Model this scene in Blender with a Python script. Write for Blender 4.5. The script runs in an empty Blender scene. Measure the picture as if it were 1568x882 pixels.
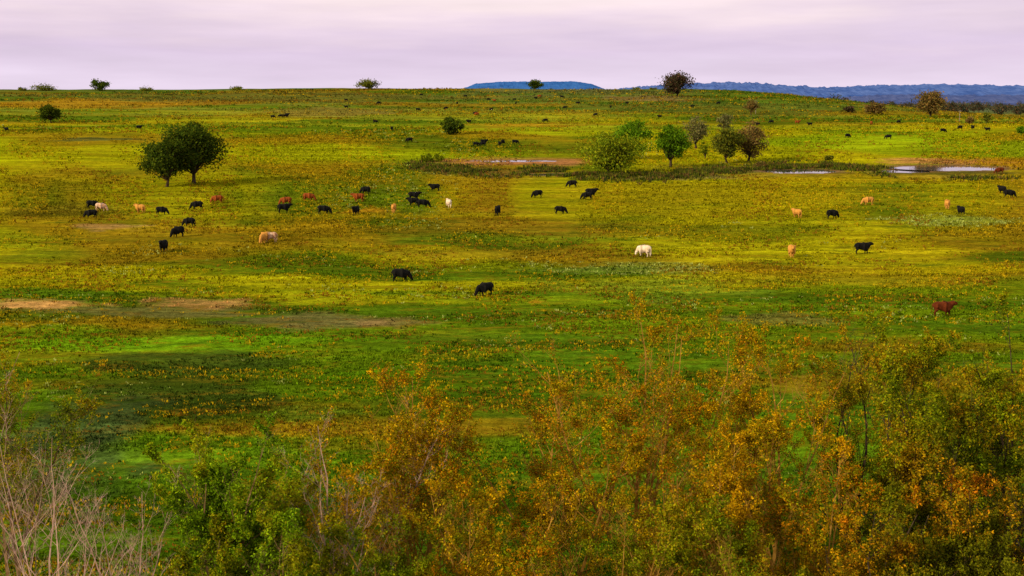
import bpy, math, random
import numpy as np
from mathutils import Vector
scene=bpy.context.scene
scene.view_settings.view_transform='Standard'
scene.view_settings.look='None'
scene.view_settings.exposure=0
rng=np.random.default_rng(7)
random.seed(7)
F=1700.0; CAMH=22.0
P=math.atan(291/F)
# ------------------------------------------------------------ noise
TAB=rng.random((256,256))
def vn(x,y,s=0):
    x=np.asarray(x,float)+s*37.7; y=np.asarray(y,float)+s*91.3
    xi=np.floor(x).astype(int); yi=np.floor(y).astype(int)
    fx=x-xi; fy=y-yi
    fx=fx*fx*(3-2*fx); fy=fy*fy*(3-2*fy)
    a=TAB[xi%256,yi%256]; b=TAB[(xi+1)%256,yi%256]; c=TAB[xi%256,(yi+1)%256]; d=TAB[(xi+1)%256,(yi+1)%256]
    return (a*(1-fx)+b*fx)*(1-fy)+(c*(1-fx)+d*fx)*fy
def fbm(x,y,s=0,o=4):
    t=0;a=0.5;n=0
    for i in range(o):
        t=t+a*vn(np.asarray(x)*2**i,np.asarray(y)*2**i,s+i*3+1); n+=a; a*=0.5
    return t/n
def ss(a,b,x):
    t=np.clip((np.asarray(x,float)-a)/(b-a),0,1); return t*t*(3-2*t)
YL=[-1e5,150,200,250,300,400,500,600,750,850,930,1050,1500,3000,2e4]
ZL=[0,0,1,2.5,4,7,10,15,24,28,29,27,5,0,0]
ZR=[0,0,1,2.5,4,7,8.5,9.5,8.5,7.8,7.5,6,4,0,0]
def h0(x,y):
    x=np.asarray(x,float); y=np.asarray(y,float)
    m=1-ss(150,370,x)
    z=np.interp(y,YL,ZL)*m+np.interp(y,YL,ZR)*(1-m)
    z=z+(fbm(x/40,y/40,1)-.5)*1.3*ss(60,200,y)+(fbm(x/140,y/140,2)-.5)*3.0*ss(200,500,y)
    z=z+(fbm(x/14,y/14,3)-.5)*0.45
    return z
# ground point hit by the camera ray through image pixel (u, v): returns world x, y and range
def ground_at_pixel(u,v):
    d=np.array([(u-784)/F, math.cos(P)-(v-441)/F*math.sin(P), -math.sin(P)-(v-441)/F*math.cos(P)])
    t=np.geomspace(25,2500,5000)
    X=d[0]*t; Y=d[1]*t; Z=CAMH+d[2]*t
    g=h0(X,Y); below=np.nonzero(Z<g)[0]
    if len(below): i=below[0]
    else:
        k=(Y<1000); i=int(np.argmin(np.where(k,Z-g,1e9)))
    return float(X[i]),float(Y[i]),float(t[i])
# ------------------------------------------------------------ ponds
# x, y, half-width, half-depth, seed
PONDS=[(116,296,13,11,1),(100,285,6,5,2),(73,283,9.5,7.5,3),(10,278,6,4.5,4),(0,317,12,4.0,5),(37,276,3.5,3,6)]
PZ=[float(h0(p[0],p[1]))+.15 for p in PONDS]
def pondd(x,y,p):
    r=np.hypot((x-p[0])/p[2],(y-p[1])/p[3])
    return r/(0.70+0.6*fbm(x/4+p[4]*7,y/3,p[4],4))
def height(x,y):
    z=h0(x,y)
    for p,pz in zip(PONDS,PZ):
        r=pondd(x,y,p)
        w=1-ss(1.15,2.4,r)
        z=z*(1-w)+(pz+0.02)*w
        z=z-0.6*(1-ss(0.85,1.08,r))
    return z
# ------------------------------------------------------------ mesh helper
def mkmesh(name,V,Fq,cols=None,mats=(),midx=None,smooth=False):
    V=np.asarray(V,np.float32); Fq=np.asarray(Fq,np.int32)
    me=bpy.data.meshes.new(name)
    me.vertices.add(len(V)); me.vertices.foreach_set('co',V.ravel())
    k=Fq.shape[1]
    me.loops.add(Fq.size); me.loops.foreach_set('vertex_index',Fq.ravel())
    me.polygons.add(len(Fq)); me.polygons.foreach_set('loop_start',np.arange(0,Fq.size,k,dtype=np.int32))
    if midx is not None: me.polygons.foreach_set('material_index',np.asarray(midx,np.int32))
    me.polygons.foreach_set('use_smooth',np.full(len(Fq),smooth))
    for m in mats: me.materials.append(m)
    me.update(calc_edges=True)
    if cols is not None:
        a=me.color_attributes.new('Col','FLOAT_COLOR','POINT')
        c=np.ones((len(V),4),np.float32); c[:,:3]=cols
        a.data.foreach_set('color',c.ravel())
    ob=bpy.data.objects.new(name,me); scene.collection.objects.link(ob)
    return ob
# ------------------------------------------------------------ materials
def newmat(name):
    m=bpy.data.materials.new(name); m.use_nodes=True
    nt=m.node_tree; nt.nodes.clear()
    out=nt.nodes.new('ShaderNodeOutputMaterial'); return m,nt,out
def leafmat(name,tr=0.3):
    m,nt,out=newmat(name)
    at=nt.nodes.new('ShaderNodeAttribute'); at.attribute_name='Col'
    d=nt.nodes.new('ShaderNodeBsdfDiffuse'); t=nt.nodes.new('ShaderNodeBsdfTranslucent'); mx=nt.nodes.new('ShaderNodeMixShader')
    mx.inputs[0].default_value=tr
    nt.links.new(at.outputs['Color'],d.inputs[0]); nt.links.new(at.outputs['Color'],t.inputs[0])
    nt.links.new(d.outputs[0],mx.inputs[1]); nt.links.new(t.outputs[0],mx.inputs[2]); nt.links.new(mx.outputs[0],out.inputs[0])
    return m
def noisemat(name,c1,c2,scale=5,rough=0.8,spec=0.2,bump=0):
    m,nt,out=newmat(name)
    b=nt.nodes.new('ShaderNodeBsdfPrincipled'); n=nt.nodes.new('ShaderNodeTexNoise'); n.inputs['Scale'].default_value=scale
    tc=nt.nodes.new('ShaderNodeTexCoord'); r=nt.nodes.new('ShaderNodeMix'); r.data_type='RGBA'
    nt.links.new(tc.outputs['Object'],n.inputs['Vector'])
    mr=nt.nodes.new('ShaderNodeMapRange'); mr.inputs[1].default_value=.35; mr.inputs[2].default_value=.65
    nt.links.new(n.outputs[0],mr.inputs[0]); nt.links.new(mr.outputs[0],r.inputs['Factor'])
    r.inputs['A'].default_value=(*c1,1); r.inputs['B'].default_value=(*c2,1)
    nt.links.new(r.outputs['Result'],b.inputs['Base Color'])
    b.inputs['Roughness'].default_value=rough; b.inputs['Specular IOR Level'].default_value=spec
    nt.links.new(b.outputs[0],out.inputs[0]); return m
LEAF=leafmat('leaf',.35); GRASSM=leafmat('grass_blades',0.35)
BARK=noisemat('bark',(0.14,0.08,0.03),(0.26,0.16,0.08),3,spec=0)
BARKPALE=noisemat('bark_pale',(0.30,0.17,0.12),(0.48,0.31,0.25),3,spec=0)
BARKDARK=noisemat('bark_dark',(0.03,0.02,0.012),(0.07,0.045,0.03),3,spec=0)
BARKOR=noisemat('bark_orange',(0.20,0.10,0.015),(0.38,0.20,0.04),3,spec=0)
# ground material
gm,nt,out=newmat('meadow_ground')
at=nt.nodes.new('ShaderNodeAttribute'); at.attribute_name='Col'
geo=nt.nodes.new('ShaderNodeNewGeometry')
def nz(scale,vec=(1,1,1),det=4,rough=.6,rot=0):
    mp=nt.nodes.new('ShaderNodeMapping'); mp.inputs['Scale'].default_value=vec; mp.inputs['Rotation'].default_value=(0,0,rot)
    nt.links.new(geo.outputs['Position'],mp.inputs['Vector'])
    n=nt.nodes.new('ShaderNodeTexNoise'); n.inputs['Scale'].default_value=scale; n.inputs['Detail'].default_value=det; n.inputs['Roughness'].default_value=rough
    nt.links.new(mp.outputs[0],n.inputs['Vector']); return n.outputs[0]
def mr(inp,a,b,c,d):
    m=nt.nodes.new('ShaderNodeMapRange'); m.inputs[1].default_value=a;m.inputs[2].default_value=b;m.inputs[3].default_value=c;m.inputs[4].default_value=d
    nt.links.new(inp,m.inputs[0]); return m.outputs[0]
def mth(op,a,b):
    m=nt.nodes.new('ShaderNodeMath'); m.operation=op
    for i,q in enumerate((a,b)):
        if isinstance(q,(int,float)): m.inputs[i].default_value=q
        else: nt.links.new(q,m.inputs[i])
    return m.outputs[0]
A=mr(nz(1.1,(0.7,1,1),7,.78),.35,.65,.45,1.5)
B=mr(nz(0.10,(0.22,1,1),6,.7),.35,.65,.62,1.30)
C=mr(nz(5.0,(1,1,1),3,.7),.3,.7,.6,1.35)
D=mr(nz(1,(0.012,0.30,0),3,.6,math.radians(4)),.38,.62,.76,1.18)
M=mth('MULTIPLY',mth('MULTIPLY',mth('MULTIPLY',A,B),C),D)
sc=nt.nodes.new('ShaderNodeVectorMath'); sc.operation='SCALE'
nt.links.new(at.outputs['Color'],sc.inputs[0]); nt.links.new(M,sc.inputs['Scale'])
def over(base,fac,col):
    mx=nt.nodes.new('ShaderNodeMix'); mx.data_type='RGBA'
    nt.links.new(fac,mx.inputs['Factor']); nt.links.new(base,mx.inputs['A']); mx.inputs['B'].default_value=(*col,1); return mx.outputs['Result']
o_=over(sc.outputs[0],mr(nz(0.4,(0.4,1,1),8,.78),.52,.65,0,.6),(0.23,0.115,0.006))
o_=over(o_,mr(nz(0.3,(0.4,1.1,2),8,.78),.53,.66,0,.8),(0.03,0.06,0.003))
o_=over(o_,mr(nz(0.06,(0.3,1.3,2),8,.78),.53,.67,0,.6),(0.06,0.08,0.004))
bs=nt.nodes.new('ShaderNodeBsdfDiffuse'); nt.links.new(o_,bs.inputs['Color'])
bp=nt.nodes.new('ShaderNodeBump'); bp.inputs['Distance'].default_value=0.3; bp.inputs['Strength'].default_value=.9
nt.links.new(nz(1.3,(.7,1,1),6,.7),bp.inputs['Height']); nt.links.new(bp.outputs[0],bs.inputs['Normal'])
nt.links.new(bs.outputs[0],out.inputs[0])
# ------------------------------------------------------------ ground colour
PATCH=[]
def patch(u,v,du,dv,col,st=0.8):
    x,y,t=ground_at_pixel(u,v); y1=ground_at_pixel(u,v-dv)[1]; y2=ground_at_pixel(u,v+dv)[1]
    PATCH.append((x,y,du*t/F,abs(y1-y2)/2,col,st))
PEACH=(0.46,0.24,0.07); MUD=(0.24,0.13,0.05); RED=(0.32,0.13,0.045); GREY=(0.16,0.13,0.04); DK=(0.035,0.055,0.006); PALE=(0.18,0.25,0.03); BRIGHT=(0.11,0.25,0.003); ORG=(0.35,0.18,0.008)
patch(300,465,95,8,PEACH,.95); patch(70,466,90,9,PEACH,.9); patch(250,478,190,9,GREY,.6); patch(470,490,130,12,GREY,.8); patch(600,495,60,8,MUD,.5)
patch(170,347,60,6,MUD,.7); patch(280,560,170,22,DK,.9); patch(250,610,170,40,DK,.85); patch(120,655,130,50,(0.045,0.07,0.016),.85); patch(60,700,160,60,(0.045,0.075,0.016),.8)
patch(960,412,140,10,PALE,.4); patch(1000,440,160,22,(0.13,0.21,0.012),.6); patch(1440,340,110,8,PALE,.4); patch(1480,338,90,6,PALE,.35)
patch(300,525,330,14,BRIGHT,.8); patch(560,575,80,14,BRIGHT,.7); patch(60,510,100,14,BRIGHT,.6); patch(470,635,70,14,(0.13,0.21,0.01),.7)
patch(785,247,140,7,RED,.95); patch(1460,246,110,4,RED,.8); patch(990,272,140,5,GREY,.8); patch(730,262,90,10,(0.11,0.075,0.018),.8)
patch(1180,262,180,10,(0.08,0.08,0.018),.75); patch(1440,265,120,10,(0.12,0.085,0.025),.7); patch(1540,250,60,8,ORG,.7)
patch(560,326,50,7,ORG,.8); patch(800,350,250,14,(0.18,0.13,0.006),.6); patch(1100,300,300,25,(0.29,0.23,0.004),.6)
patch(1000,150,70,6,(0.2,0.12,0.05),.7); patch(800,192,110,4,ORG,.7); patch(860,140,160,6,(0.13,0.12,0.04),.6); patch(150,160,220,8,ORG,.75); patch(500,172,120,8,(0.2,0.13,0.03),.6)
patch(400,235,400,18,(0.27,0.32,0.002),.7); patch(150,240,250,25,(0.31,0.31,0.002),.6); patch(1400,220,250,16,(0.18,0.30,0.003),.65)
patch(240,460,12,3,ORG,.9); patch(820,463,14,3,ORG,.8); patch(120,322,130,12,(0.11,0.10,0.005),.6); patch(1200,490,100,10,(0.17,0.13,0.03),.6)
patch(150,213,70,3,(0.06,0.08,0.02),.8); patch(350,150,350,8,(0.11,0.095,0.015),.65); patch(1100,165,220,14,(0.06,0.10,0.012),.7)
patch(60,325,110,12,(0.13,0.10,0.005),.65); patch(1350,275,220,7,(0.32,0.22,0.004),.6); patch(700,390,240,10,(0.18,0.13,0.006),.55); patch(1300,430,260,10,(0.17,0.13,0.006),.5)
patch(650,330,230,5,(0.30,0.25,0.003),.7); patch(430,400,200,8,(0.08,0.13,0.003),.6); patch(900,480,300,10,(0.08,0.14,0.004),.6); patch(1100,350,200,6,(0.09,0.12,0.004),.5); patch(850,365,160,5,(0.10,0.15,0.004),.5)
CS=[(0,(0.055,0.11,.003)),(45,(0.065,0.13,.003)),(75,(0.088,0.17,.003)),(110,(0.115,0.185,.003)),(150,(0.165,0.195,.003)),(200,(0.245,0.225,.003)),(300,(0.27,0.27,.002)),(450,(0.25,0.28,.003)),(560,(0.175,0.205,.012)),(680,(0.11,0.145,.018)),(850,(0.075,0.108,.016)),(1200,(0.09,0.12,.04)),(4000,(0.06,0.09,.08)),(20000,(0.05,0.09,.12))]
def gcol(x,y):
    ys=[c[0] for c in CS]
    c=np.stack([np.interp(y,ys,[k[1][i] for k in CS]) for i in range(3)],-1)
    def mixc(c,col,w): return c*(1-w[...,None])+np.array(col)*w[...,None]
    sx=1+ss(100,500,y)*2
    far=1-ss(900,1500,y)
    n=fbm(x/(38*sx),y/(12*sx),5,6); c=mixc(c,(0.23,0.135,0.005),ss(.48,.64,n)*.75*far)
    n=fbm(x/(26*sx),y/(7*sx),6,6); c=mixc(c,(0.05,0.11,0.003),ss(.49,.64,n)*.8*far)
    n=fbm(x/(30*sx),y/(8*sx),7,6); c=mixc(c,(0.38,0.33,0.003),ss(.52,.66,n)*.65*ss(80,140,y)*(1-ss(450,700,y)))
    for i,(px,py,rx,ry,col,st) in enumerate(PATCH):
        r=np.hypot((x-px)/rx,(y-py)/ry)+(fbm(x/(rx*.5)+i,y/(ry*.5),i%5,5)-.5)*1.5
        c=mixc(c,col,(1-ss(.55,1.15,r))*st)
    for p in PONDS:
        r=pondd(x,y,p); c=mixc(c,(0.17,0.09,0.045),(1-ss(1.1,1.5,r))*.9)
    return c
# ------------------------------------------------------------ terrain sheet
th=np.concatenate([np.arange(-180,-34,6.0),np.arange(-34,34,0.12),np.arange(34,180,6.0)])
th=np.radians(th)
rr=np.concatenate([[0.01,5,10,15,20,25,30],np.geomspace(33,3000,760),np.geomspace(3200,30000,12)])
R_,T_=np.meshgrid(rr,th,indexing='ij')
X=R_*np.sin(T_); Y=R_*np.cos(T_); Z=height(X,Y)
nr,ntn=X.shape
I=np.arange(nr*ntn).reshape(nr,ntn)
In=np.roll(I,-1,axis=1)
Q=np.stack([I[:-1],I[1:],In[1:],In[:-1]],-1).reshape(-1,4)[:, ::-1]
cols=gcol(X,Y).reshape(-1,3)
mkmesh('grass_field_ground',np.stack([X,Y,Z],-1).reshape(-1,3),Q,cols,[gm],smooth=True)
# ------------------------------------------------------------ water
wm,nt2,out2=newmat('pond_water')
b=nt2.nodes.new('ShaderNodeBsdfPrincipled'); b.inputs['Base Color'].default_value=(0.05,0.045,0.04,1); b.inputs['Roughness'].default_value=0.04; b.inputs['IOR'].default_value=1.33; b.inputs['Specular IOR Level'].default_value=.8
n=nt2.nodes.new('ShaderNodeTexNoise'); n.inputs['Scale'].default_value=1.5; bb=nt2.nodes.new('ShaderNodeBump'); bb.inputs['Strength'].default_value=.05; bb.inputs['Distance'].default_value=.05
g2=nt2.nodes.new('ShaderNodeNewGeometry'); nt2.links.new(g2.outputs['Position'],n.inputs['Vector'])
nt2.links.new(n.outputs[0],bb.inputs['Height']); nt2.links.new(bb.outputs[0],b.inputs['Normal']); nt2.links.new(b.outputs[0],out2.inputs[0])
for p,pz in zip(PONDS,PZ):
    a=np.linspace(0,2*np.pi,49)[:-1]
    V=[(p[0]+p[2]*1.25*math.cos(t),p[1]+p[3]*1.25*math.sin(t),pz-0.04-.004*p[4]) for t in a]
    me=bpy.data.meshes.new('pond_water'); me.from_pydata(V,[],[list(range(48))]); me.materials.append(wm)
    ob=bpy.data.objects.new('pond_water',me); scene.collection.objects.link(ob)
# ------------------------------------------------------------ leaves / tubes
def leafquads(C,size,col,r=rng,flat=0.0):
    n=len(C); a=r.normal(size=(n,3)); a/=np.linalg.norm(a,axis=1)[:,None]
    b=r.normal(size=(n,3)); b[:,2]*=(1-flat); b-=a*(a*b).sum(1)[:,None]; b/=np.linalg.norm(b,axis=1)[:,None]
    s=np.asarray(size).reshape(-1,1)*np.ones((n,1))
    V=np.stack([C+a*s,C+b*s*.5,C-a*s,C-b*s*.5],1).reshape(-1,3)
    Fq=np.arange(n*4).reshape(-1,4)
    return V,Fq,np.repeat(col,4,axis=0)
def tubes(segs,k=4):
    S=np.asarray(segs,float)
    p0=S[:,0:3];p1=S[:,3:6]; d=p1-p0; d/=np.linalg.norm(d,axis=1)[:,None]+1e-9
    ref=np.where(np.abs(d[:,2:3])>.9,np.array([[1,0,0]]),np.array([[0,0,1]]))
    a=np.cross(d,ref); a/=np.linalg.norm(a,axis=1)[:,None]; b=np.cross(d,a)
    an=np.arange(k)*2*np.pi/k
    ring=a[:,None,:]*np.cos(an)[None,:,None]+b[:,None,:]*np.sin(an)[None,:,None]
    V=np.concatenate([p0[:,None]+ring*S[:,6][:,None,None],(p1+d*S[:,7][:,None]*.3)[:,None]+ring*S[:,7][:,None,None]],1)
    n=len(S); base=(np.arange(n)*2*k)[:,None]
    i=np.arange(k)[None]; j=(i+1)%k
    Fq=np.stack([base+i,base+j,base+j+k,base+i+k],-1).reshape(-1,4)
    return V.reshape(-1,3),Fq
def assemble(name,segs,LV,LF,LC,bark,leaf=LEAF,k=4):
    V1,F1=tubes(segs,k)
    if LV is None: 
        return mkmesh(name,V1,F1,np.full((len(V1),3),.1),[bark])
    V=np.concatenate([V1,LV]); Fq=np.concatenate([F1,LF+len(V1)])
    mi=np.concatenate([np.zeros(len(F1)),np.ones(len(LF))])
    c=np.concatenate([np.full((len(V1),3),.1),LC])
    return mkmesh(name,V,Fq,c,[bark,leaf],mi)
def pick(pal,n,r,jit=.25):
    pal=np.array(pal); c=pal[r.integers(0,len(pal),n)]
    return c*(1+r.uniform(-jit,jit,(n,1)))
def crown_tree(name,x,y,H,W,pal,seed,trunk=0.18,nc=34,lpc=90,ls=0.22,bark=BARKDARK,sparse=1.0,cs=0.13,geom=True):
    r=np.random.default_rng(seed)
    z0=float(height(x,y))-0.1
    ch=H*(1-trunk)
    cen=np.array([0,0,H*trunk+ch*.5])
    D=r.normal(size=(nc,3)); D/=np.linalg.norm(D,axis=1)[:,None]
    rad=r.uniform(.2,1,nc)**.5*(0.72+.3*r.random(nc))
    C=cen+D*rad[:,None]*np.array([W*.5,W*.5,ch*.5])*0.9
    C[:,2]=np.maximum(C[:,2],H*trunk*.9)
    segs=[]
    fork=np.array([0,0,H*max(trunk,.12)])
    lean=r.normal(size=2)*.03*H; pts=[np.array([0,0,0.]),np.array([lean[0]*.4,lean[1]*.4,fork[2]*.5]),np.array([lean[0],lean[1],fork[2]])]
    tr=H*.028
    segs.append([*pts[0],*pts[1],tr*1.35,tr*1.05]); segs.append([*pts[1],*pts[2],tr*1.05,tr])
    top=pts[2]
    for c in C:
        m1=top+(c-top)*.4+r.normal(size=3)*W*.03; m1[2]+=abs(c[2]-top[2])*.08
        m2=top+(c-top)*.75+r.normal(size=3)*W*.03
        segs.append([*top,*m1,tr*.45,tr*.28]); segs.append([*m1,*m2,tr*.28,tr*.15]); segs.append([*m2,*c,tr*.15,tr*.05])
        for q in range(3):
            e=c+r.normal(size=3)*W*cs*.8; segs.append([*m2,*e,tr*.1,tr*.03])
    n=int(nc*lpc*sparse); ci=r.integers(0,nc,n)
    csz=W*cs*(0.6+.6*r.random(nc))
    L=C[ci]+r.normal(size=(n,3))*csz[ci][:,None]*np.array([.75,.75,.5])
    tone=(0.6+.8*r.random(nc))[ci]
    col=pick(pal,n,r)*tone[:,None]
    LV,LF,LC=leafquads(L,ls*(.7+.6*r.random(n)),col,r)
    off=np.array([x,y,z0])
    segs=np.array(segs); segs[:,0:3]+=off; segs[:,3:6]+=off; LV=LV+off
    if not geom: return segs,LV,LF,LC
    return assemble(name,segs,LV,LF,LC,bark)
OAK=[(0.035,0.06,0.006),(0.05,0.08,0.006),(0.08,0.10,0.006)]
GRN=[(0.07,0.16,0.005),(0.10,0.20,0.006),(0.14,0.24,0.006)]
WIL=[(0.16,0.20,0.006),(0.24,0.25,0.008),(0.11,0.16,0.006)]
OLV=[(0.12,0.14,0.012),(0.18,0.16,0.012),(0.08,0.10,0.01)]
BRN=[(0.22,0.125,0.03),(0.14,0.085,0.025),(0.16,0.13,0.03)]
RDB=[(0.10,0.05,0.03),(0.07,0.06,0.025),(0.06,0.05,0.02)]
GRY=[(0.17,0.14,0.05),(0.12,0.13,0.035)]
TREES=[
('oak_tree',256,286,76,80,OAK,.14,38,200,.33,1),('oak_tree',297,281,94,92,OAK,.15,50,200,.33,1),
('oak_tree',78,188,30,35,OAK,.08,26,90,.5,1),('oak_tree',691,206,26,37,OAK,.06,26,90,.5,1),
('willow_tree',932,267,68,94,WIL,.02,46,160,.33,1),('willow_tree',965,243,62,64,GRN,.05,36,150,.36,1),
('cottonwood_tree',1027,256,66,54,GRN,.15,36,130,.35,1),('elm_tree',1066,228,54,46,GRY,.15,30,70,.32,1),
('elm_tree',1108,205,34,28,GRY,.15,20,50,.34,1),('elm_tree',1113,250,60,52,OLV,.10,36,120,.33,1),
('elm_tree',1146,247,62,60,BRN,.10,38,95,.32,1),('willow_tree',1078,243,28,16,WIL,.08,16,60,.25,1),
('shrub',655,249,15,22,WIL,.03,14,60,.25,1),('shrub',671,250,14,16,WIL,.03,12,60,.25,1),
('shrub',1270,247,12,16,OLV,.03,12,50,.25,1),('shrub',1165,258,12,18,BRN,.03,12,50,.25,1),
('elm_tree',153,139,18,30,OAK,.1,22,60,.65,1),('shrub',68,139,7,44,OLV,.02,20,50,.55,1),('shrub',34,139,5,14,OLV,.02,10,40,.5,1),
('shrub',225,139,4,26,OLV,.02,14,40,.5,1),('shrub',362,138,5,22,OLV,.02,12,40,.5,1),
('elm_tree',565,137,15,36,OLV,.06,26,60,.6,1),('elm_tree',820,137,15,26,OAK,.08,22,60,.65,1),
('oak_tree',1035,149,38,50,RDB,.12,42,100,.65,1),('shrub',975,137,3,14,OLV,.02,10,30,.4,1),('shrub',1000,137,3,12,OLV,.02,10,30,.4,1),
('elm_tree',1150,176,26,24,BRN,.1,18,45,.45,1),('oak_tree',1424,180,40,46,BRN,.12,38,100,.6,1),
('elm_tree',1338,175,18,34,BRN,.06,26,70,.55,1),('shrub',1563,207,14,16,GRN,.03,14,50,.4,1),
('elm_tree',1485,190,12,16,BRN,.05,14,50,.4,1),('elm_tree',1510,188,18,14,OLV,.08,16,50,.45,1),('shrub',1300,172,10,18,RDB,.03,14,50,.5,1)]
for i,(nm,u,v,h,w,pal,tk,nc,lpc,ls,sp) in enumerate(TREES):
    x,y,t=ground_at_pixel(u,v); s=t/F
    crown_tree(nm,x,y,h*s,w*s,pal,100+i,tk,nc,lpc,ls,sparse=sp)
# distant tree mass
S=[];LVs=[];LFs=[];LCs=[];off=0
r=np.random.default_rng(5)
for i in range(420):
    y=r.uniform(900,1900); x=r.uniform(230,1050)*y/1100
    if x<0.28*y: continue
    H=r.uniform(5,11)*(1+y/4000); W=H*r.uniform(1,2.2)
    sg,lv,lf,lc=crown_tree('',x,y,H,W,[(0.05,0.06,0.03),(0.08,0.06,0.03),(0.04,0.06,0.035),(0.12,0.07,0.03)],3000+i,.05,14,22,.9,geom=False)
    S.append(sg);LVs.append(lv);LFs.append(lf+off);LCs.append(lc);off+=len(lv)
assemble('distant_trees',np.concatenate(S),np.concatenate(LVs),np.concatenate(LFs),np.concatenate(LCs),BARKDARK)
# ------------------------------------------------------------ distant hills
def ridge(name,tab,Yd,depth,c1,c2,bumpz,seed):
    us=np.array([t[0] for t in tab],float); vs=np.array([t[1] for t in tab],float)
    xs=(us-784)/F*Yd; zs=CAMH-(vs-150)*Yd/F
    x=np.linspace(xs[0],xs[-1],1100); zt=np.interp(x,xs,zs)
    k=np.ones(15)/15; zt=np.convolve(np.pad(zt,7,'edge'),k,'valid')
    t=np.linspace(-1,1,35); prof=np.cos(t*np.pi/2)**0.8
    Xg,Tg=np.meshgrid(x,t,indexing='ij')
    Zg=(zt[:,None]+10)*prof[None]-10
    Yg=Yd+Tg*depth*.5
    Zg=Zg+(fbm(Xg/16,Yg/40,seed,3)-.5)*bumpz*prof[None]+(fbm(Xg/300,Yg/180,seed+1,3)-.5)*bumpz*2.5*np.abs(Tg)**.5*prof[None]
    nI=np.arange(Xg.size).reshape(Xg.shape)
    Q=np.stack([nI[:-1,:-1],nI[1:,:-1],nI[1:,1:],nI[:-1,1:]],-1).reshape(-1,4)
    m=noisemat(name+'_hazed_woods',c1,c2,0.012,1,0)  # woods colour with the blue of distance haze painted into it
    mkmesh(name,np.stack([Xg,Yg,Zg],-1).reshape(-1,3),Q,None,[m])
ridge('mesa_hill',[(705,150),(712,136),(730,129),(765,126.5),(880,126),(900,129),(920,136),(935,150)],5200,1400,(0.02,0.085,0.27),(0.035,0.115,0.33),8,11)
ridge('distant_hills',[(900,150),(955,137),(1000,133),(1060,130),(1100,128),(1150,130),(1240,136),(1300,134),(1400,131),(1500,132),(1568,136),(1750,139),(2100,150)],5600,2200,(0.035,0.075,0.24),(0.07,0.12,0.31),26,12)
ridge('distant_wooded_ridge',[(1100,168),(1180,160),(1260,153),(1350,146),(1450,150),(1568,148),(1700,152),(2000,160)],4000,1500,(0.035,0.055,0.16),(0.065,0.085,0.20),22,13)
# ------------------------------------------------------------ meadow weeds & grass tufts (one mesh)
def tufts(name,x,y,h,w,col,nb,r,lean=.5):
    n=len(x); z=height(x,y)
    B=np.stack([x,y,z-.03],-1)
    B=np.repeat(B,nb,0); hh=np.repeat(h,nb)*(.6+.6*r.random(n*nb)); ww=np.repeat(w,nb)
    an=r.uniform(0,2*np.pi,n*nb); dr=np.stack([np.cos(an),np.sin(an),0*an],-1); pr=np.stack([-np.sin(an),np.cos(an),0*an],-1)
    base=B+dr*(r.random(n*nb)*ww*1.8)[:,None]
    tip=base+dr*(hh*lean*r.random(n*nb))[:,None]; tip[:,2]+=hh
    mid=base*.5+tip*.5
    V=np.stack([base-pr*ww[:,None]*.25,mid+pr*ww[:,None]*.35+dr*.02,tip,mid-pr*ww[:,None]*.35],1).reshape(-1,3)
    c=np.repeat(col,nb,0)*(1+r.uniform(-.3,.3,(n*nb,1)))
    return mkmesh(name,V,np.arange(len(V)).reshape(-1,4),np.repeat(c,4,0),[GRASSM])
r=np.random.default_rng(21)
N=340000
rad=np.exp(r.uniform(math.log(42),math.log(850),N)); ang=np.radians(r.uniform(-29,29,N))
x=rad*np.sin(ang); y=rad*np.cos(ang)
sx=1+ss(100,500,y)*2
k=fbm(x/(9*sx),y/(4*sx),31,4)
pp=np.full(N,9.)
for i in (10,12,13):
    p=PATCH[i]; pp=np.minimum(pp,np.hypot((x-p[0])/p[2],(y-p[1])/p[3])+(fbm(x/6,y/3,60+i,3)-.5)*1.4)
keep=((k+r.uniform(-.16,.16,N))>.48)|(pp<1)
x=x[keep];y=y[keep];rad=rad[keep];sx=sx[keep];pp=pp[keep]
g=gcol(x,y)
N=len(x); typ=r.random(N)
ye=fbm(x/(8*sx),y/(3*sx),41,3); br=fbm(x/(11*sx),y/(4*sx),42,3); wh=fbm(x/(12*sx),y/(5*sx),43,3)
col=g*r.uniform(.7,1.4,(N,1))
m=(ye>.53)&(typ<.30); col[m]=np.array([0.42,0.28,0.005])
m=(br>.53)&(typ>.45)&(typ<.70); col[m]=np.array([0.22,0.10,0.007])
m=(((wh>.64)&(typ>.75)&(typ<.82))|((pp<1)&(typ<.3)))&(y<500); col[m]=np.array([0.34,0.38,0.08])
m=(typ>.82); col[m]=g[m]*.3
sz=(.08+.0009*rad)*r.uniform(.5,1.5,N)
ok=np.ones(N,bool)
for p in PONDS: ok&=pondd(x,y,p)>1.15
for p in PONDS[:3]: ok&=~((np.abs(x-p[0])<p[2]*1.1)&(y<p[1])&(y>p[1]-p[3]-9))
for p in PATCH[:6]: ok&=(np.hypot((x-p[0])/p[2],(y-p[1])/p[3])>.8)|(r.random(N)<.1)
tufts('meadow_grass',x[ok],y[ok],sz[ok],sz[ok]*.8,col[ok],4,r,.9)
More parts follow.
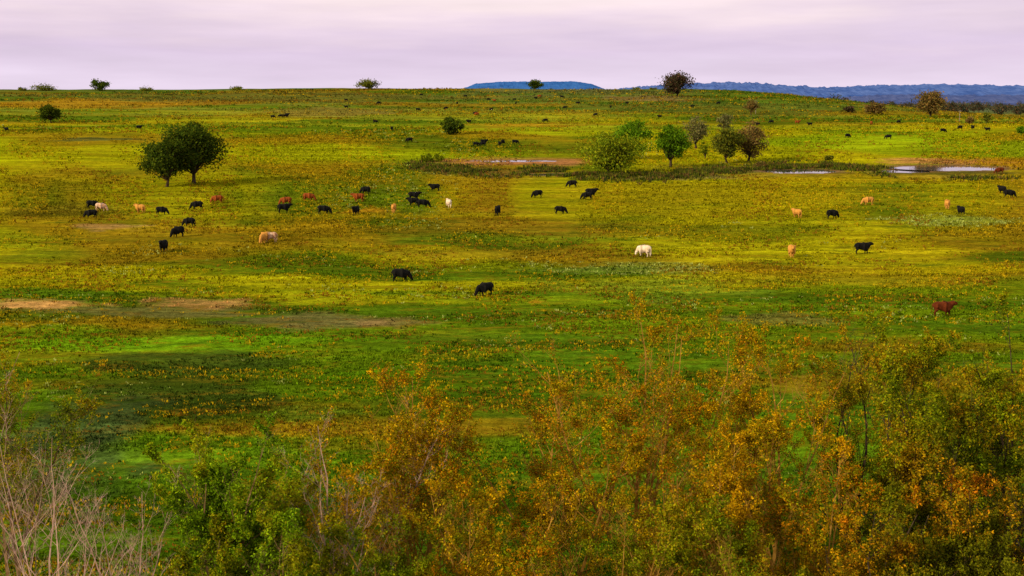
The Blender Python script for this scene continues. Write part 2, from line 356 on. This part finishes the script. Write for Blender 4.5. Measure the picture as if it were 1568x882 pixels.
# reeds along the creek
pts=[(640,252),(700,262),(760,266),(830,262),(900,270),(960,272),(1040,268),(1110,262),(1180,256),(1260,254),(1330,260),(1400,271),(1470,270),(1540,262)]
W=np.array([ground_at_pixel(*q)[:2] for q in pts])
NR=22000
tt=r.uniform(0,len(pts)-1.001,NR); i=tt.astype(int); f=(tt-i)[:,None]
q=W[i]*(1-f)+W[i+1]*f+r.normal(size=(NR,2))*np.array([2.5,5.5])
kk=fbm(q[:,0]/7,q[:,1]/4,51,3)>.48
for p in PONDS:
    kk&=pondd(q[:,0],q[:,1],p)>1.06
for p in PONDS[:3]:
    kk&=~((np.abs(q[:,0]-p[0])<p[2]*1.1)&(q[:,1]<p[1])&(q[:,1]>p[1]-p[3]-14))
q=q[kk]; n=len(q)
tufts('creek_reeds',q[:,0],q[:,1],r.uniform(.25,1.1,n),r.uniform(.2,.5,n),pick([(0.05,0.065,0.008),(0.08,0.11,0.008),(0.16,0.09,0.025),(0.035,0.04,0.01),(0.14,0.15,0.008)],n,r),5,r,.6)
# ------------------------------------------------------------ foreground thicket trees
def thicket_tree(name,x,y,H,Rr,pal,seed,bark,stems=5,l1=11,l2=8,l3=4,leafn=10,ls=.055,bare_top=0.15,scat=.065,thick=.0085):
    rd=random.Random(seed); r=np.random.default_rng(seed)
    segs=[];tw=[]
    def norm(v):
        l=math.sqrt(v[0]**2+v[1]**2+v[2]**2)+1e-9; return [v[0]/l,v[1]/l,v[2]/l]
    def grow(p,d,L,rad,lvl):
        n=[9,6,4,3][lvl]; st=L/n; wig=[.11,.16,.20,.25][lvl]; up=[.05,.09,.07,.04][lvl]
        kids=[l1,l2,l3,0][lvl]
        where=sorted(rd.uniform([.18,.12,.1,0][lvl],.98)*n for _ in range(kids)); wi=0
        for i in range(n):
            d=norm([d[0]+rd.gauss(0,wig),d[1]+rd.gauss(0,wig),d[2]+rd.gauss(0,wig)*.6+up])
            q=[p[0]+d[0]*st,p[1]+d[1]*st,p[2]+d[2]*st]
            r0=rad*(1-i/n*.85); r1=rad*(1-(i+1)/n*.85)
            segs.append([*p,*q,r0,r1])
            if lvl>=2: tw.append([*p,*q])
            while wi<kids and where[wi]<i+1:
                f=where[wi]-i; b=[p[j]+(q[j]-p[j])*f for j in range(3)]
                a=rd.uniform(0,6.283); sp=rd.uniform(.4,.85)
                s=norm([math.cos(a),math.sin(a),rd.uniform(-.05,.45)])
                dd=norm([d[j]*(1-sp*.6)+s[j]*sp for j in range(3)])
                rem=1-where[wi]/n
                LL=L*[.40,.42,.45][lvl]*(.45+.8*rem)*rd.uniform(.7,1.2)
                grow(b,dd,LL,max(r0*.5,.005),lvl+1); wi+=1
            p=q
    for s in range(stems):
        a=s/stems*6.283+rd.uniform(-.5,.5); sp=rd.uniform(.12,.55)*Rr/H*1.5
        d=norm([math.cos(a)*sp,math.sin(a)*sp,1]); L=H*rd.uniform(.75,1.02)
        grow([math.cos(a)*.25,math.sin(a)*.25,0],d,L,H*thick*rd.uniform(.7,1.2),0)
    off=np.array([x,y,float(height(x,y))-.1])
    S=np.array(segs); 
    zmax=np.percentile(S[:,5],98.8); sc=H/zmax
    S[:,:6]*=sc
    S[:,0:3]+=off; S[:,3:6]+=off
    if not leafn: return assemble(name,S,None,None,None,bark,k=3)
    T=np.array(tw)*sc; n=int(len(T)*leafn/3)
    ti=r.integers(0,len(T),n); f=r.random((n,1))
    L=T[ti,:3]*(1-f)+T[ti,3:]*f
    cl=vn(L[:,0]*1.3+seed,L[:,2]*1.3+L[:,1]*.7,seed%7)
    kp=(cl+r.uniform(-.22,.22,n))>.40
    kp&=~((L[:,2]>H*.78)&(r.random(n)<bare_top))
    L=L[kp]; n=len(L)
    L=L+r.normal(size=(n,3))*scat+off
    pal=np.array(pal); w=np.clip(vn(L[:,0]*.8+3,L[:,2]*.8,seed%5+2)*len(pal)+r.normal(size=n)*.7,0,len(pal)-.01).astype(int)
    col=pal[w]*(1+r.uniform(-.65,.65,(n,1)))
    LV,LF,LC=leafquads(L,ls*(.6+.8*r.random(n)),col,r)
    return assemble(name,S,LV,LF,LC,bark,k=3)
ORA=[(0.50,0.27,0.003),(0.38,0.25,0.003),(0.22,0.20,0.003),(0.42,0.17,0.003),(0.15,0.15,0.003)]
OLI=[(0.09,0.13,0.003),(0.17,0.20,0.003),(0.26,0.23,0.004),(0.34,0.20,0.004)]
REDO=[(0.42,0.14,0.004),(0.42,0.21,0.004),(0.22,0.16,0.004),(0.13,0.14,0.004),(0.12,0.12,0.004)]
GRE=[(0.09,0.17,0.004),(0.15,0.25,0.004),(0.22,0.30,0.005),(0.26,0.24,0.005)]
FG=[ # name,u,d,H,R,pal,bark,stems,leafn,ls
('locust_tree',985,46,13.0,4.0,ORA,BARKOR,6,19,.048),('locust_tree',1190,46,12.4,3.8,ORA,BARKOR,6,19,.048),
('locust_tree',1085,40,9.7,3.4,ORA,BARKOR,5,21,.048),('locust_tree',860,44,10.6,3.8,ORA,BARKOR,5,18,.048),
('locust_tree',640,44,11.3,4.0,ORA,BARKOR,6,17,.048),('locust_tree',550,42,10.0,3.0,ORA,BARKPALE,4,15,.048),
('locust_tree',740,39,8.9,3.2,ORA,BARKOR,5,20,.048),('locust_tree',930,37,8.0,3.2,OLI,BARKOR,5,20,.048),('locust_tree',620,37,7.4,3.0,OLI,BARKOR,5,20,.048),
('locust_tree',1160,37,8.2,3.0,OLI,BARKOR,5,20,.048),('locust_tree',820,36,7.0,2.8,ORA,BARKOR,5,20,.048),
('willow_bush',365,40,9.6,2.6,GRE,BARK,7,34,.055),('willow_bush',440,37,7.6,2.4,GRE,BARK,6,28,.055),('willow_bush',290,37,6.8,2.2,OLI,BARK,5,22,.05),
('bare_bush',60,38,10.8,3.0,ORA,BARKPALE,5,0,.05),('bare_bush',175,40,8.8,2.8,ORA,BARKPALE,5,0,.05),('bare_bush',495,39,9.6,2.0,ORA,BARKPALE,3,0,.05),
('locust_tree',-5,45,11.4,2.4,OLI,BARK,5,14,.05),
('pecan_tree',1330,47,12.2,4.0,OLI,BARKDARK,6,24,.052),('pecan_tree',1430,43,12.3,3.8,OLI,BARKDARK,7,28,.055),
('pecan_tree',1550,44,12.8,4.0,OLI,BARKDARK,7,28,.055),('sumac_tree',1520,38,10.2,3.4,REDO,BARKDARK,7,27,.052),
('sumac_tree',1390,37,8.3,3.0,REDO,BARKDARK,6,25,.052),('locust_tree',1260,39,9.2,3.0,ORA,BARKOR,6,21,.05)]
for i,(nm,u,d,H,Rr,pal,bk,stm,ln,ls) in enumerate(FG):
    x=(u-784)/F*d*1.03
    if ln: thicket_tree(nm,x,d,H,Rr,pal,500+i*13,bk,stems=stm,leafn=ln,ls=ls)
    else: thicket_tree(nm,x,d,H,Rr,pal,500+i*13,bk,stems=stm,leafn=0,l1=10,l2=6,l3=3,thick=.0055)
# ------------------------------------------------------------ cattle
def cowmesh(pose):
    V=[];E=[];Rd=[]
    def add(p,r,par=None):
        V.append(p);Rd.append(r if isinstance(r,tuple) else (r,r))
        if par is not None:E.append((par,len(V)-1))
        return len(V)-1
    mid=add((-.25,0,.93),(.45,.46)); pel=add((-.68,0,1.00),(.41,.41),mid); rump=add((-.98,0,1.06),(.31,.33),pel)
    rib=add((.20,0,.91),(.46,.50),mid); sh=add((.60,0,.97),(.37,.47),rib)
    if pose=='graze':
        n1=add((.90,0,.92),(.29,.35),sh); n2=add((1.14,0,.64),(.20,.26),n1); po=add((1.28,0,.42),(.18,.19),n2); fc=add((1.38,0,.24),(.14,.15),po); mz=add((1.44,0,.11),(.12,.12),fc)
        ez=.46; ex=1.20
    else:
        n1=add((.88,0,1.12),(.29,.36),sh); n2=add((1.08,0,1.26),(.20,.26),n1); po=add((1.25,0,1.34),(.18,.19),n2); fc=add((1.43,0,1.23),(.14,.15),po); mz=add((1.56,0,1.14),(.12,.12),fc)
        ez=1.42; ex=1.18
    for s in (-1,1):
        dx=.09*s
        hp=add((-.74,.17*s,.78),(.26,.27),pel); stf=add((-.66+dx,.2*s,.60),(.18,.2),hp); hk=add((-.86+dx,.18*s,.38),.09,stf); ft=add((-.81+dx,.18*s,.12),.065,hk); add((-.76+dx,.18*s,.03),.075,ft)
        s1=add((.56,.16*s,.62),(.2,.22),sh); kn=add((.55-dx,.16*s,.36),.09,s1); f2=add((.54-dx,.16*s,.12),.06,kn); add((.58-dx,.16*s,.03),.075,f2)
        e1=add((ex,.15*s,ez),.04,po); add((ex-.03,.30*s,ez-.02),.045,e1)
    t1=add((-1.14,0,1.08),.06,rump); t2=add((-1.18,0,.80),.04,t1); t3=add((-1.17,0,.56),.035,t2); add((-1.17,0,.38),.06,t3)
    me=bpy.data.meshes.new('cow_'+pose); me.from_pydata(V,E,[])
    ob=bpy.data.objects.new('tmp',me); scene.collection.objects.link(ob)
    sk=ob.modifiers.new('s','SKIN'); sk.use_smooth_shade=True
    for i,rv in enumerate(Rd): me.skin_vertices[0].data[i].radius=rv
    me.skin_vertices[0].data[0].use_root=True
    sb=ob.modifiers.new('d','SUBSURF'); sb.levels=1
    dg=bpy.context.evaluated_depsgraph_get(); out=bpy.data.meshes.new_from_object(ob.evaluated_get(dg))
    bpy.data.objects.remove(ob); out.name='cow_'+pose
    for v in out.vertices: v.co.x*=.93; v.co.z*=1.08; v.co.y*=.95
    return out
CM={p:cowmesh(p) for p in ('graze','stand')}
CMAT={'black':noisemat('hide_black',(0.004,0.004,0.004),(0.009,0.008,0.007),4,.9,.08),
'red':noisemat('hide_red',(0.17,0.035,0.006),(0.24,0.06,0.012),4,.9,.05),'brown':noisemat('hide_brown',(0.07,0.014,0.004),(0.11,0.024,0.006),4,.9,.05),
'tan':noisemat('hide_tan',(0.42,0.18,0.03),(0.52,0.25,0.05),3,.9,.05),'white':noisemat('hide_white',(0.55,0.40,0.26),(0.72,0.60,0.46),2,.9,.1),
'roan':noisemat('hide_roan',(0.36,0.16,0.07),(0.60,0.42,0.28),2.5,.9,.1)}
CMM={}
COWS=[('black',140,334,180,'g'),('black',248,329,0,'g'),('black',302,321,185,'g'),('black',290,347,170,'g'),('black',273,363,230,'g'),('black',251,385,265,'s'),
('black',435,326,20,'s'),('black',496,328,-5,'g'),('black',545,329,250,'s'),('black',560,297,160,'g'),('black',633,315,180,'s'),('black',648,318,0,'g'),('black',634,306,10,'s'),
('black',666,293,200,'s'),('black',762,330,80,'s'),('black',858,328,0,'g'),('black',899,306,175,'g'),('black',905,301,0,'s'),('black',876,287,170,'g'),('black',823,303,210,'g'),
('black',614,431,0,'g'),('black',743,453,215,'g'),('black',1320,389,0,'s'),('black',1274,335,20,'g'),('black',1471,329,95,'s'),('black',1534,296,100,'s'),('black',1545,303,0,'g'),
('black',142,319,10,'g'),('roan',155,323,-10,'g'),('tan',215,326,150,'s'),('red',333,311,180,'g'),('red',438,314,185,'g'),('red',473,308,0,'g'),('red',549,309,180,'s'),
('tan',603,326,85,'s'),('white',687,318,110,'s'),('roan',414,371,180,'g'),('tan',406,372,250,'g'),('white',986,393,130,'g'),('tan',1220,333,120,'s'),('tan',1329,314,180,'g'),('tan',1450,320,70,'s'),
('tan',1212,394,265,'s'),('brown',1443,484,5,'s'),('brown',1530,269,180,'g'),('black',627,218,180,'g'),('black',729,224,0,'g'),('black',739,224,180,'g'),('black',741,221,10,'s'),
('black',765,224,100,'s'),('black',770,221,60,'g'),('black',789,221,0,'g'),('black',418,181,0,'g'),('black',430,180,180,'g'),('black',437,180,20,'g'),('black',440,178,0,'s')]
for u,v in [(530,155),(645,147),(683,168),(730,177),(713,149),(788,154),(826,149),(835,187),(885,160),(865,167),(1181,189),(1221,190),(1334,191),(1376,189),(1444,203),(1470,198),(1489,198),(1512,201),(575,189),(600,200),(718,189),(757,156),(748,154),(530,166),(1298,211),(1360,213),(1010,181),(935,166),(478,139),(820,152),(700,160),(790,160),(213,198),(960,160),(1100,160),(640,170),(580,160),(860,150),(1240,193),(1160,193),(10,201),(752,170),(728,176),(912,178),(1060,165)]:
    COWS.append((random.choice(['black']*8+['red']),u,v,random.choice([0,180,20,160,200,90]),random.choice('gs')))
for c,u,v,hd,po in COWS:
    pose='graze' if po=='g' else 'stand'
    if (c,pose) not in CMM:
        m=CM[pose].copy(); m.materials.clear(); m.materials.append(CMAT[c]); CMM[(c,pose)]=m
    ob=bpy.data.objects.new(c+'_cow',CMM[(c,pose)]); scene.collection.objects.link(ob)
    x,y,t=ground_at_pixel(u,v); ob.location=(x,y,float(height(x,y))-.02)
    ob.rotation_euler=(0,0,math.radians(hd)+random.uniform(-.12,.12)); s=random.uniform(1.0,1.14); ob.scale=(s,s,s)
# ------------------------------------------------------------ utility poles
PM=noisemat('pole_wood',(0.16,0.12,0.09),(0.26,0.21,0.17),2)
for u,v,hpx in [(1157,174,20),(1469,186,17)]:
    x,y,t=ground_at_pixel(u,v); H=hpx*t/F; z=float(height(x,y))
    sg=[[x,y,z-.3,x,y,z+H,.16,.11],[x-1,y,z+H*.92,x+1,y,z+H*.92,.07,.07],[x-.85,y,z+H*.92,x-.85,y,z+H*.95,.06,.04],[x+.85,y,z+H*.92,x+.85,y,z+H*.95,.06,.04]]
    assemble('utility_pole',np.array(sg),None,None,None,PM,k=8)
# ------------------------------------------------------------ light
SE=math.radians(26); az=math.radians(240)
sun=bpy.data.lights.new('sun','SUN'); sun.energy=4.9; sun.angle=math.radians(2.5); sun.color=(1,.84,.56)
so=bpy.data.objects.new('sun',sun); scene.collection.objects.link(so)
dirs=Vector((math.sin(az)*math.cos(SE),math.cos(az)*math.cos(SE),math.sin(SE)))
so.rotation_euler=dirs.to_track_quat('Z','Y').to_euler()
w=bpy.data.worlds.new('World'); scene.world=w; w.use_nodes=True; nt=w.node_tree; nt.nodes.clear()
o=nt.nodes.new('ShaderNodeOutputWorld'); bg=nt.nodes.new('ShaderNodeBackground'); bg.inputs[1].default_value=.1; nt.links.new(bg.outputs[0],o.inputs[0])
sky=nt.nodes.new('ShaderNodeTexSky'); sky.sky_type='NISHITA'; sky.sun_disc=False; sky.sun_elevation=SE; sky.sun_rotation=az
tc=nt.nodes.new('ShaderNodeTexCoord'); sp=nt.nodes.new('ShaderNodeSeparateXYZ'); nt.links.new(tc.outputs['Generated'],sp.inputs[0])
def wn(vec,loc,det=5):
    mp=nt.nodes.new('ShaderNodeMapping'); mp.inputs['Scale'].default_value=vec; mp.inputs['Location'].default_value=loc
    nt.links.new(tc.outputs['Generated'],mp.inputs['Vector']); n=nt.nodes.new('ShaderNodeTexNoise'); n.inputs['Scale'].default_value=1; n.inputs['Detail'].default_value=det; n.inputs['Roughness'].default_value=.5
    nt.links.new(mp.outputs[0],n.inputs['Vector']); return n.outputs[0]
n1=wn((4,4,34),(0,0,3)); n2=wn((8,8,70),(4,2,0))
def wm_(op,a,b):
    m=nt.nodes.new('ShaderNodeMath'); m.operation=op
    for i,q in enumerate((a,b)):
        if isinstance(q,(int,float)): m.inputs[i].default_value=q
        else: nt.links.new(q,m.inputs[i])
    return m.outputs[0]
zz=wm_('ADD',sp.outputs['Z'],wm_('MULTIPLY',wm_('SUBTRACT',n1,.5),.08))
cr=nt.nodes.new('ShaderNodeValToRGB'); nt.links.new(wm_('MULTIPLY',zz,5.0),cr.inputs[0])
e=cr.color_ramp; e.elements[0].position=0; e.elements[0].color=(.88,.74,.92,1); e.elements[1].position=1; e.elements[1].color=(.86,.80,.78,1)
for ps,cc in [(.12,(.80,.66,.84,1)),(.22,(.76,.61,.80,1)),(.32,(.87,.70,.83,1)),(.42,(1.03,.84,.88,1)),(.54,(1.03,.88,.86,1)),(.75,(.80,.70,.76,1))]:
    k=e.elements.new(ps); k.color=cc
mrz=nt.nodes.new('ShaderNodeMapRange'); mrz.inputs[1].default_value=.12; mrz.inputs[2].default_value=.8; mrz.inputs[3].default_value=10; mrz.inputs[4].default_value=11.5
nt.links.new(sp.outputs['Z'],mrz.inputs[0])
n2r=wm_('ADD',wm_('MULTIPLY',n2,.26),.87)
scl=nt.nodes.new('ShaderNodeVectorMath'); scl.operation='SCALE'; nt.links.new(cr.outputs[0],scl.inputs[0]); nt.links.new(wm_('MULTIPLY',mrz.outputs[0],n2r),scl.inputs['Scale'])
mix=nt.nodes.new('ShaderNodeMix'); mix.data_type='RGBA'; mix.inputs['Factor'].default_value=.93
nt.links.new(sky.outputs[0],mix.inputs['A']); nt.links.new(scl.outputs[0],mix.inputs['B']); nt.links.new(mix.outputs['Result'],bg.inputs[0])
# ------------------------------------------------------------ camera
cd=bpy.data.cameras.new('camera'); cd.sensor_width=36; cd.lens=F/1568*36; cd.clip_end=60000; cd.clip_start=.5
co=bpy.data.objects.new('camera',cd); scene.collection.objects.link(co); co.location=(0,0,CAMH); co.rotation_euler=(math.pi/2-P,0,0)
scene.camera=co
